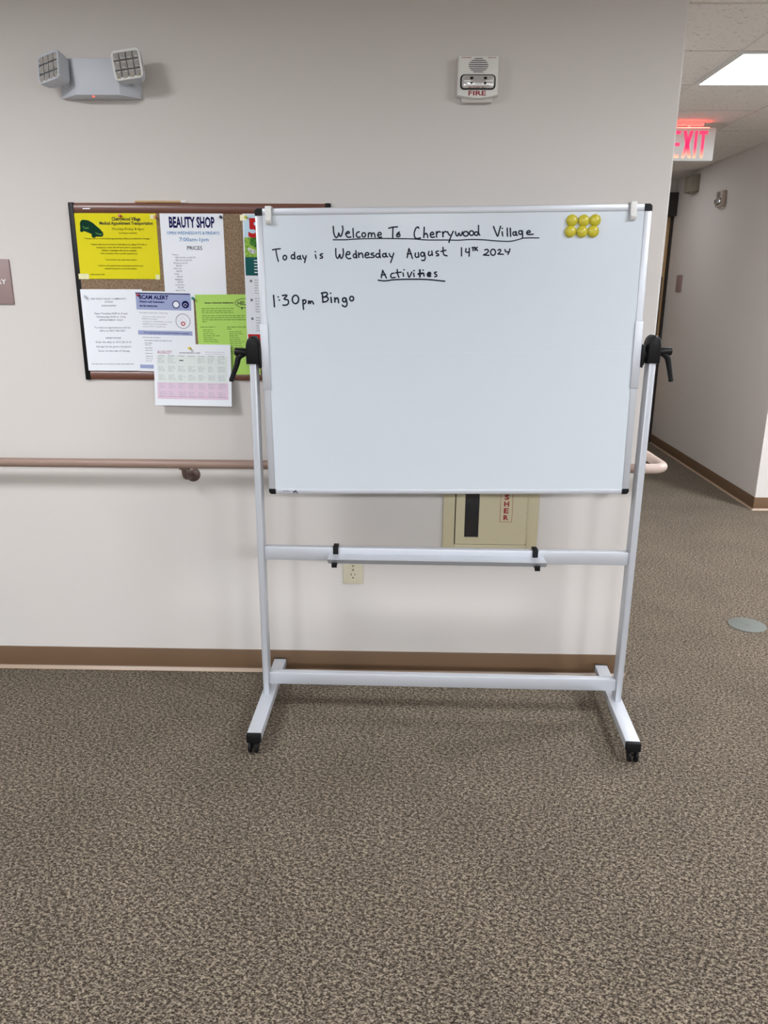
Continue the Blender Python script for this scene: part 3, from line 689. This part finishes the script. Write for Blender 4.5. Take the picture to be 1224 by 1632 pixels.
# august calendar hanging over the bottom rail
P = Paper('calendar', 'white and pink August activity calendar hanging over the corkboard\'s bottom rail', 'calendar', (243,547.5), (365,549.5), -.0245, LW*.985, LS*.995, M['paper'], .001, .018)
P.rects('tint', M['mint'], [(.012, .262, .040, .134)]); P.rects('tint', M['pink'], [(.010, .264, .134, .192)], .0005)
P.text('heading', M['plum'], [('AUGUST', .015, .0345, .0115, 'l', .052)], .0008, .0)
P.text('heading', M['print'], [('Are You Tired Also in a BUS', .094, .032, .0042, 'l', .074)], .0008, .03)
cols = [.013+i*.0354 for i in range(7)]
days = ['Sunday', 'Monday', 'Tuesday', 'Wednesday', 'Thursday', 'Friday', 'Saturday']
P.text('heading', M['print_grey'], [(d_, cols[i]+.016, .0425, .0034, 'c', .022) for i, d_ in enumerate(days)], .0008, .02)
rows = [(.185, .255, .027, .0012), (.185, .255, .034, .0012)]
for r_ in range(5):
    for c_ in range(7):
        if r_ == 0 and c_ in (2, 3): continue
        for q in range(4):
            rows.append((cols[c_]+.003, cols[c_]+random.uniform(.018, .031), .050+r_*.0295+q*.0052, .0014))
P.lines('printed_text', M['print_soft'], rows, .0009)
P.rects('printed_text', M['print'], [(.092, .107, .0555, .0585)], .0009)
P.rects('rule', M['plum'], [(.012, .262, .1835, .1842)], .0009)

# ---- push pins
def pin(u, v_, y, m_, label):
    p = onwall(u, v_, y-.008)
    t = thing('push_pin', label, 'push pin', (p.x, y, p.z), group='push pins on the corkboard')
    MB().lathe([(0, .002), (.0042, .002), (.0042, .0032), (.0026, .0045), (.0023, .0095), (.0046, .0112), (.0048, .0125), (.0040, .0135), (0, .0138)], (0, 0, 0), (0, -1, .12), 16).build('pin_head', m_, t)
    MB().cyl((0, .0, 0), (0, -.0045, 0), .0007, n=8).build('needle', M['chrome'], t)
yp = yc-.0008
pin(191, 344.5, yp-.001, mat('pin_red', (.45, .015, .03), .3), 'red push pin in the yellow flyer\'s heading')
pin(247, 346.5, yp-.001, mat('pin_orange', (.60, .22, .02), .3), 'orange push pin at the yellow flyer\'s upper right corner')
pin(352, 346.5, yp, mat('pin_navy', (.01, .012, .05), .3), 'dark navy push pin at the price list\'s upper right corner')
pin(219.5, 470.5, yp-.0022, mat('pin_crimson', (.40, .01, .06), .3), 'crimson push pin at the scam alert\'s upper left corner')
pin(307.5, 476, yp-.0022, mat('pin_teal', (.0, .22, .17), .3), 'teal push pin between the scam alert and the green notice')
pin(302, 555.5, -.0255, mat('pin_yellow', (.70, .55, .04), .3), 'yellow push pin at the top of the August calendar')
pin(392, 346.5, yp-.0018, mat('pin_lime', (.50, .50, .04), .3), 'yellow push pin in the tips poster\'s upper left corner')
pin(135.5, 473, yp-.0014, mat('pin_clear', (.62, .66, .72), .15), 'clear push pin at the pantry notice\'s upper left corner')

# ================================================================== WALL FITTINGS
# mauve room plaque
px1, pz0, pz1 = -1.357, 1.414, 1.565
t = thing('room_plaque', 'mauve room plaque with white lettering at the wall\'s left edge', 'sign', (px1-.11, 0, pz0))
MB().box(-.11, .11, -.008, -.0005, 0, pz1-pz0, .002).build('plate', M['plaque'], t)
mb = MB(); put_text(mb, 'LAUNDRY', lambda a, u: (a, -.0086, u), .0935, .0685, .0165, 'r', .122, .02); mb.build('lettering', M['letter_white'], t, False)

# emergency light with two swivel heads
t = thing('emergency_light', 'grey twin-head emergency light high on the wall above the corkboard', 'emergency light', (-.985, 0, 2.06))
bx = MB(); f0 = .060
def fr(x0, x1, z0, z1, y): return [bx.bm.verts.new(p) for p in ((x0, y, z0), (x1, y, z0), (x1, y, z1), (x0, y, z1))]
a_ = fr(-.126, .134, .002, .116, -.0005); m1 = fr(-.126, .134, .002, .116, -.012); f_ = fr(-.061, .080, .003, .108, -f0)
for A, B in ((a_, m1), (m1, f_)):
    for q in range(4): bx.bm.faces.new((A[q], A[(q+1) % 4], B[(q+1) % 4], B[q]))
bx.bm.faces.new(f_); bx.bm.faces.new(a_[::-1]); bmesh.ops.recalc_face_normals(bx.bm, faces=bx.bm.faces)
bmesh.ops.bevel(bx.bm, geom=bx.bm.edges[:], offset=.0022, segments=2, affect='EDGES', profile=.5)
bx.build('housing', M['grey_plastic'], t)
part(MB().lathe([(0, 0), (.0040, 0), (.0038, .002), (.002, .0035), (0, .004)], (-.010, -.046, .0028), (0, -.05, -1), 14).build('indicator_lamp', M['led'], t), 'small lit red indicator')
for s, loc, rot in ((-1, (-.122, -.082, .072), (-.20, -.16, -.40)), (1, (.124, -.090, .078), (-.16, -.15, .05))):
    hd = MB(); hw, hh = .0455, .0445
    pr = rrect(-hw, hw, -hh, hh, .014)
    # deep rounded shell, slightly tapering to the back
    tb = bmesh.new(); rings = []
    for sc_, y in ((.55, .044), (.82, .036), (.96, .018), (1., -.004), (1., -.010)):
        rings.append([tb.verts.new((a*sc_, y, c*sc_)) for a, c in pr])
    n = len(pr)
    for A, B in zip(rings, rings[1:]):
        for q in range(n): tb.faces.new((A[q], A[(q+1) % n], B[(q+1) % n], B[q]))
    tb.faces.new(rings[0]); tb.faces.new(rings[-1][::-1]); bmesh.ops.recalc_face_normals(tb, faces=tb.faces)
    H = hd.add(tb).build('lamp_head', M['grey_plastic'], t); H.location = loc; H.rotation_euler = rot
    fc = MB(); out = rrect(-hw+.0005, hw-.0005, -hh+.0005, hh-.0005, .0135); inn = rrect(-hw+.006, hw-.006, -hh+.008, hh-.008, .009)
    for q in range(n):
        fc.quad(*[(p[0], -.0135, p[1]) for p in (out[q], out[(q+1) % n], inn[(q+1) % n], inn[q])])
        fc.quad(*[(out[q][0], y, out[q][1]) if w_ == 0 else (out[(q+1) % n][0], y, out[(q+1) % n][1]) for w_, y in ((0, -.0135), (1, -.0135), (1, -.009), (0, -.009))])
    fc.build('lens_rim', M['white'] if s > 0 else M['grey_plastic'], H)
    MB().prism(inn, -.0112, -.0102, 'xz').build('reflector', M['lens_grey'], H, False)
    for r_ in range(3):
        fc = MB()
        for c_ in range(4):
            cx, cz = -.0315+c_*.021, .0285-r_*.0285
            x0, x1, z0, z1 = cx-.0092, cx+.0092, cz-.0125, cz+.0125
            ap = (cx, -.0200, cz-.009)
            for A, B in (((x0, z0), (x1, z0)), ((x1, z0), (x1, z1)), ((x1, z1), (x0, z1)), ((x0, z1), (x0, z0))):
                fc.quad((A[0], -.0113, A[1]), (B[0], -.0113, B[1]), ap)
        fc.build('led_row', M['lens_clear'], H, False)
    MB().cyl((0, .030, -.010), (0, .062, -.020), .016, n=18).build('swivel', M['grey_plastic'], H)

# fire alarm horn and strobe
def alarm(t, body, sc=1.):
    prof = [(-.0635, .121), (-.0650, .010), (-.045, .0055), (-.02, .0015), (0, .0), (.02, .0015), (.045, .0055), (.0650, .010), (.0635, .121)]
    MB().prism(prof, -.001, -.036, 'xz', .004).build('housing', body, t)
    MB().box(-.050, .050, -.020, -.001, -.009, .02, .006).build('back_box', M['wall'], t)
    g = MB()
    for i in range(8):
        wd = [.013, .022, .028, .031, .031, .029, .024, .016][i]; g.box(-wd, wd, -.0368, -.0350, .1120-i*.00535, .1138-i*.00535)
    g.build('sounder_grille', M['dark'], t, False)
    MB().prism(rrect(-.0560, .0560, .0245, .0680, .012), -.0355, -.0385, 'xz', .001).build('strobe_bezel', M['dark'], t)
    mb = MB()
    tb = bmesh.new(); rings = []
    pr = rrect(-.0520, .0520, .0275, .0640, .009)
    for sc_, y in ((1., -.0385), (.98, -.046), (.90, -.0525), (.70, -.055)):
        rings.append([tb.verts.new((a*sc_, y, .0458+(c-.0458)*sc_)) for a, c in pr])
    n = len(pr)
    for A, B in zip(rings, rings[1:]):
        for q in range(n): tb.faces.new((A[q], A[(q+1) % n], B[(q+1) % n], B[q]))
    tb.faces.new(rings[-1]); bmesh.ops.recalc_face_normals(tb, faces=tb.faces)
    S = mb.add(tb).build('strobe_lens', M['lens_clear'], t)
    for x in (-.0215, .0215):
        MB().box(x-.005, x+.005, -.0556, -.0540, .050, .057, .002).box(x-.004, x+.004, -.0556, -.0540, .036, .042, .002).build('flash_tube', M['dark'], S)
    for x in (-.034, .034):
        MB().box(x-.011, x+.011, -.0552, -.0535, .0440, .0475, .0005).build('flash_reflector', M['letter_white'], S)
    return t
t = alarm(thing('fire_alarm', 'white fire alarm horn strobe lettered FIRE, high above the whiteboard', 'fire alarm', (.2365, 0, 2.060)), M['alarm_white'])
mb = MB(); put_text(mb, 'FIRE', lambda a, u: (a, -.0364, u), -.001, .0085, .0140, 'c', .056, .03); mb.build('lettering', M['sign_red'], t, False)
for x0, x1 in ((-.053, -.024), (.030, .053)):
    x = x0; mb = MB()
    while x < x1: mb.quad((x, -.0364, .1145), (x+.004, -.0364, .1145), (x+.004, -.0364, .1165), (x, -.0364, .1165)); x += .0052
    mb.build('small_lettering', M['sign_red'], t, False)

# duplex outlet below the cross rail
t = thing('wall_outlet', 'ivory duplex wall outlet below the pen tray', 'outlet', (-.1715, 0, .380))
MB().box(-.0385, .0385, -.006, -.0005, 0, .120, .003).build('cover_plate', M['ivory'], t)
for zc in (.034, .0815):
    o = MB().prism(rrect(-.0165, .0165, zc-.015, zc+.015, .009), -.0062, -.0080, 'xz').build('receptacle', M['ivory'], t)
    mb = MB().box(-.0085, -.0060, -.0084, -.0078, zc+.001, zc+.010).box(.0060, .0082, -.0084, -.0078, zc+.002, zc+.009).cyl((0, -.0078, zc-.0075), (0, -.0084, zc-.0075), .0028, n=14)
    mb.build('slot', M['dark'], o, False)
MB().cyl((0, -.006, .0578), (0, -.0075, .0578), .0032, n=14).build('screw', M['bronze'], t)

# fire extinguisher cabinet, upper half hidden by the board
t = thing('extinguisher_cabinet', 'cream fire extinguisher cabinet in the wall, showing below the whiteboard', 'fire extinguisher cabinet', (.3445, 0, .507))
CH = .62
mb = MB()
for x0, x1, z0, z1 in ((-.1775, -.134, 0, CH), (.137, .1775, 0, CH), (-.134, .137, 0, .0425), (-.134, .137, CH-.0425, CH)): mb.box(x0, x1, -.016, -.0005, z0, z1, .002)
mb.build('trim_frame', M['cream'], t)
MB().box(-.134, .137, -.006, -.0005, .042, CH-.042).build('gap', M['dark'], t, False)
dr = MB()
for x0, x1, z0, z1 in ((-.1305, -.097, .0455, CH-.0455), (-.044, .1335, .0455, CH-.0455), (-.097, -.044, .0455, .0720), (-.097, -.044, .50, CH-.0455)): dr.box(x0, x1, -.018, -.007, z0, z1)
D = dr.build('door', M['cream'], t, False)
part(MB().box(-.097, -.044, -.0125, -.0105, .0720, .50).build('window', M['glass_dark'], D, False), 'dark vertical glass window')
mb = MB()
lx0, lx1, lz0 = .034, .0785, .1335
for a, b_ in (((lx0, lz0), (lx1, lz0)), ((lx1, lz0), (lx1, .50)), ((lx1, .50), (lx0, .50)), ((lx0, .50), (lx0, lz0))): ribbon(mb, [a, b_], .0014, lambda x, u: (x, -.0186, u))
mb.build('label_border', M['sign_red'], D, False)
mb = MB()
for i, c_ in enumerate('REHSIUGNITXE'): put_text(mb, c_, lambda x, u: (x, -.0186, u), .0562, lz0+.0085+i*.0262, .0195, 'c', .006 if c_ == 'I' else .0185, .05)
mb.build('lettering', M['sign_red'], D, False)
mb = MB().cyl((.1345, -.0165, .05), (.1345, -.0165, CH-.05), .0022, n=10)
for i in range(24): mb.cyl((.1345, -.0170, .055+i*.022), (.1345, -.0170, .064+i*.022), .0030, n=10)
mb.build('hinge', M['cream'], D)

# handrail running along the wall and round the corner
ry, rz, rr = -.080, .8645, .0163
t = thing('handrail', 'taupe handrail along the wall, bending round the corner into the corridor', 'handrail', (0, 0, 0))
MB().tube([(-4.8, ry, rz-.002), (-2, ry, rz-.001), (.80, ry, rz), (.872, ry, rz)], rr, 20).build('rail', M['rail'], t)
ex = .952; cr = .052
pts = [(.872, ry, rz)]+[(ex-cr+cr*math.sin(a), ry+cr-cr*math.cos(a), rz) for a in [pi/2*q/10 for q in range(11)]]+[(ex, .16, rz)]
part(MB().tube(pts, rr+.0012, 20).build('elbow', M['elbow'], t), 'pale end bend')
MB().tube([(ex, .16, rz), (ex, 4.2, rz)], rr, 20).build('rail', M['rail'], t)
for bxp in (-3.70, -2.24, -.772, .800):
    mb = MB().lathe([(0, 0), (.0270, 0), (.0270, .003), (.023, .007), (.011, .0095), (0, .0095)], (bxp+.006, -.0003, rz-.058), (0, -1, 0), 24)
    mb.tube(smooth_line([(bxp+.006, -.006, rz-.060), (bxp+.002, -.040, rz-.060), (bxp-.004, -.072, rz-.048), (bxp-.006, -.080, rz-.014)], 6), [.0085]*18+[.009], 14)
    mb.cyl((bxp+.014, -.006, rz-.068), (bxp+.014, -.0105, rz-.068), .004, n=10)
    B = mb.build('bracket', M['bronze'], t)
    MB().box(bxp-.020, bxp+.012, ry-.010, ry+.010, rz-.021, rz-.012, .003).build('saddle', M['bronze'], B)
for by in (1.3, 2.9):
    mb = MB().lathe([(0, 0), (.0270, 0), (.0270, .003), (.023, .007), (.011, .0095), (0, .0095)], (XC+.0003, by, rz-.058), (1, 0, 0), 24)
    mb.tube(smooth_line([(XC+.006, by, rz-.060), (XC+.035, by, rz-.056), (ex, by, rz-.014)], 6), .0085, 14)
    mb.build('bracket', M['bronze'], t)

# ================================================================== CORRIDOR FITTINGS
# exit sign hung from the ceiling
EY = 2.42
t = thing('exit_sign', 'white lit exit sign with red letters hanging from the corridor ceiling', 'exit sign', (1.745, EY, 2.240))
ew, eh = .160, .186
MB().box(-ew, ew, -.020, .020, 0, eh, .004).build('housing', M['white'], t)
part(MB().box(-.088, .088, -.012, .024, eh+.014, eh+.0355, .003).build('canopy', M['troffer'], t), 'ceiling canopy')
MB().cyl((0, 0, eh-.001), (0, .004, eh+.016), .008, n=14).build('stem', M['troffer'], t)
part(MB().box(-.120, .120, -.0185, -.006, eh-.0005, eh+.0020).build('lamp_strip', M['exit_lamp'], t, False), 'red glowing strip along the top edge')
mb = MB(); pl = lambda a, u: (.113-(.122-a)*.918, -.0206, u*1.03)
def poly(p): mb.poly([pl(*q) for q in p])
zb, zt_, sw = .016, .164, .019
def R(x0, x1, z0, z1): poly([(x0, z0), (x1, z0), (x1, z1), (x0, z1)])
R(-.112, -.112+sw, zb, zt_)                      # E
for z0 in (zb, (zb+zt_)/2-sw/2, zt_-sw): R(-.112+sw, -.057, z0, z0+sw)
x0, x1 = -.040, .026; xm = (x0+x1)/2; zm = (zb+zt_)/2; q = .0135     # X
poly([(x0, zb), (x0+.021, zb), (xm+q, zm), (xm-q, zm)]); poly([(x1-.021, zb), (x1, zb), (xm+q, zm), (xm-q, zm)])
poly([(x0, zt_), (xm-q, zm), (xm+q, zm), (x0+.021, zt_)]); poly([(x1-.021, zt_), (xm-q, zm), (xm+q, zm), (x1, zt_)])
R(.037, .037+sw, zb, zt_)                        # I
R(.066, .122, zt_-sw, zt_); R(.0845, .0845+sw, zb, zt_-sw)   # T
mb.build('lettering', M['exit_red'], t, False)

def on_right(y): return XR0+(XR1-XR0)*(y-YR)/(YE-YR)
ra = -math.atan2(XR1-XR0, YE-YR)
# second fire alarm, seen edge-on
t = alarm(thing('fire_alarm', 'beige fire alarm strobe seen edge-on on the corridor\'s right wall', 'fire alarm', (on_right(3.72)-.0005, 3.72, 2.10), (0, 0, -pi/2+ra)), M['beige_alarm'])
t = thing('wall_box', 'beige grey box high on the corridor\'s right wall beyond the strobe', 'wall box', (on_right(4.38), 4.38, 2.285), (0, 0, -pi/2+ra))
MB().box(-.085, .085, -.075, -.0005, 0, .135, .005).build('housing', M['greybox'], t)
MB().prism([(-.03, .0), (.03, .0), (.018, -.010), (-.018, -.010)], -.06, -.02, 'xz').build('vent_lip', M['greybox'], t, False)
t = thing('room_plaque', 'small mauve plaque beside the door at the corridor\'s far right', 'sign', (on_right(4.54), 4.54, 1.462), (0, 0, -pi/2+ra))
MB().box(-.074, .074, -.008, -.0005, 0, .148, .002).build('plate', M['plaque'], t)
# round floor box cover
t = thing('floor_outlet_cover', 'round grey metal floor outlet cover set in the carpet', 'floor outlet', (1.607, .503, 0), (0, 0, .3))
MB().lathe([(0, .0005), (.080, .0005), (.082, .003), (.074, .0055), (0, .0062)], (0, 0, 0), (0, 0, 1), 40).build('cover', M['brass'], t)
MB().lathe([(0, .0060), (.014, .0060), (.014, .0070), (0, .0072)], (0, 0, 0), (0, 0, 1), 20).build('cap', M['brass'], t)
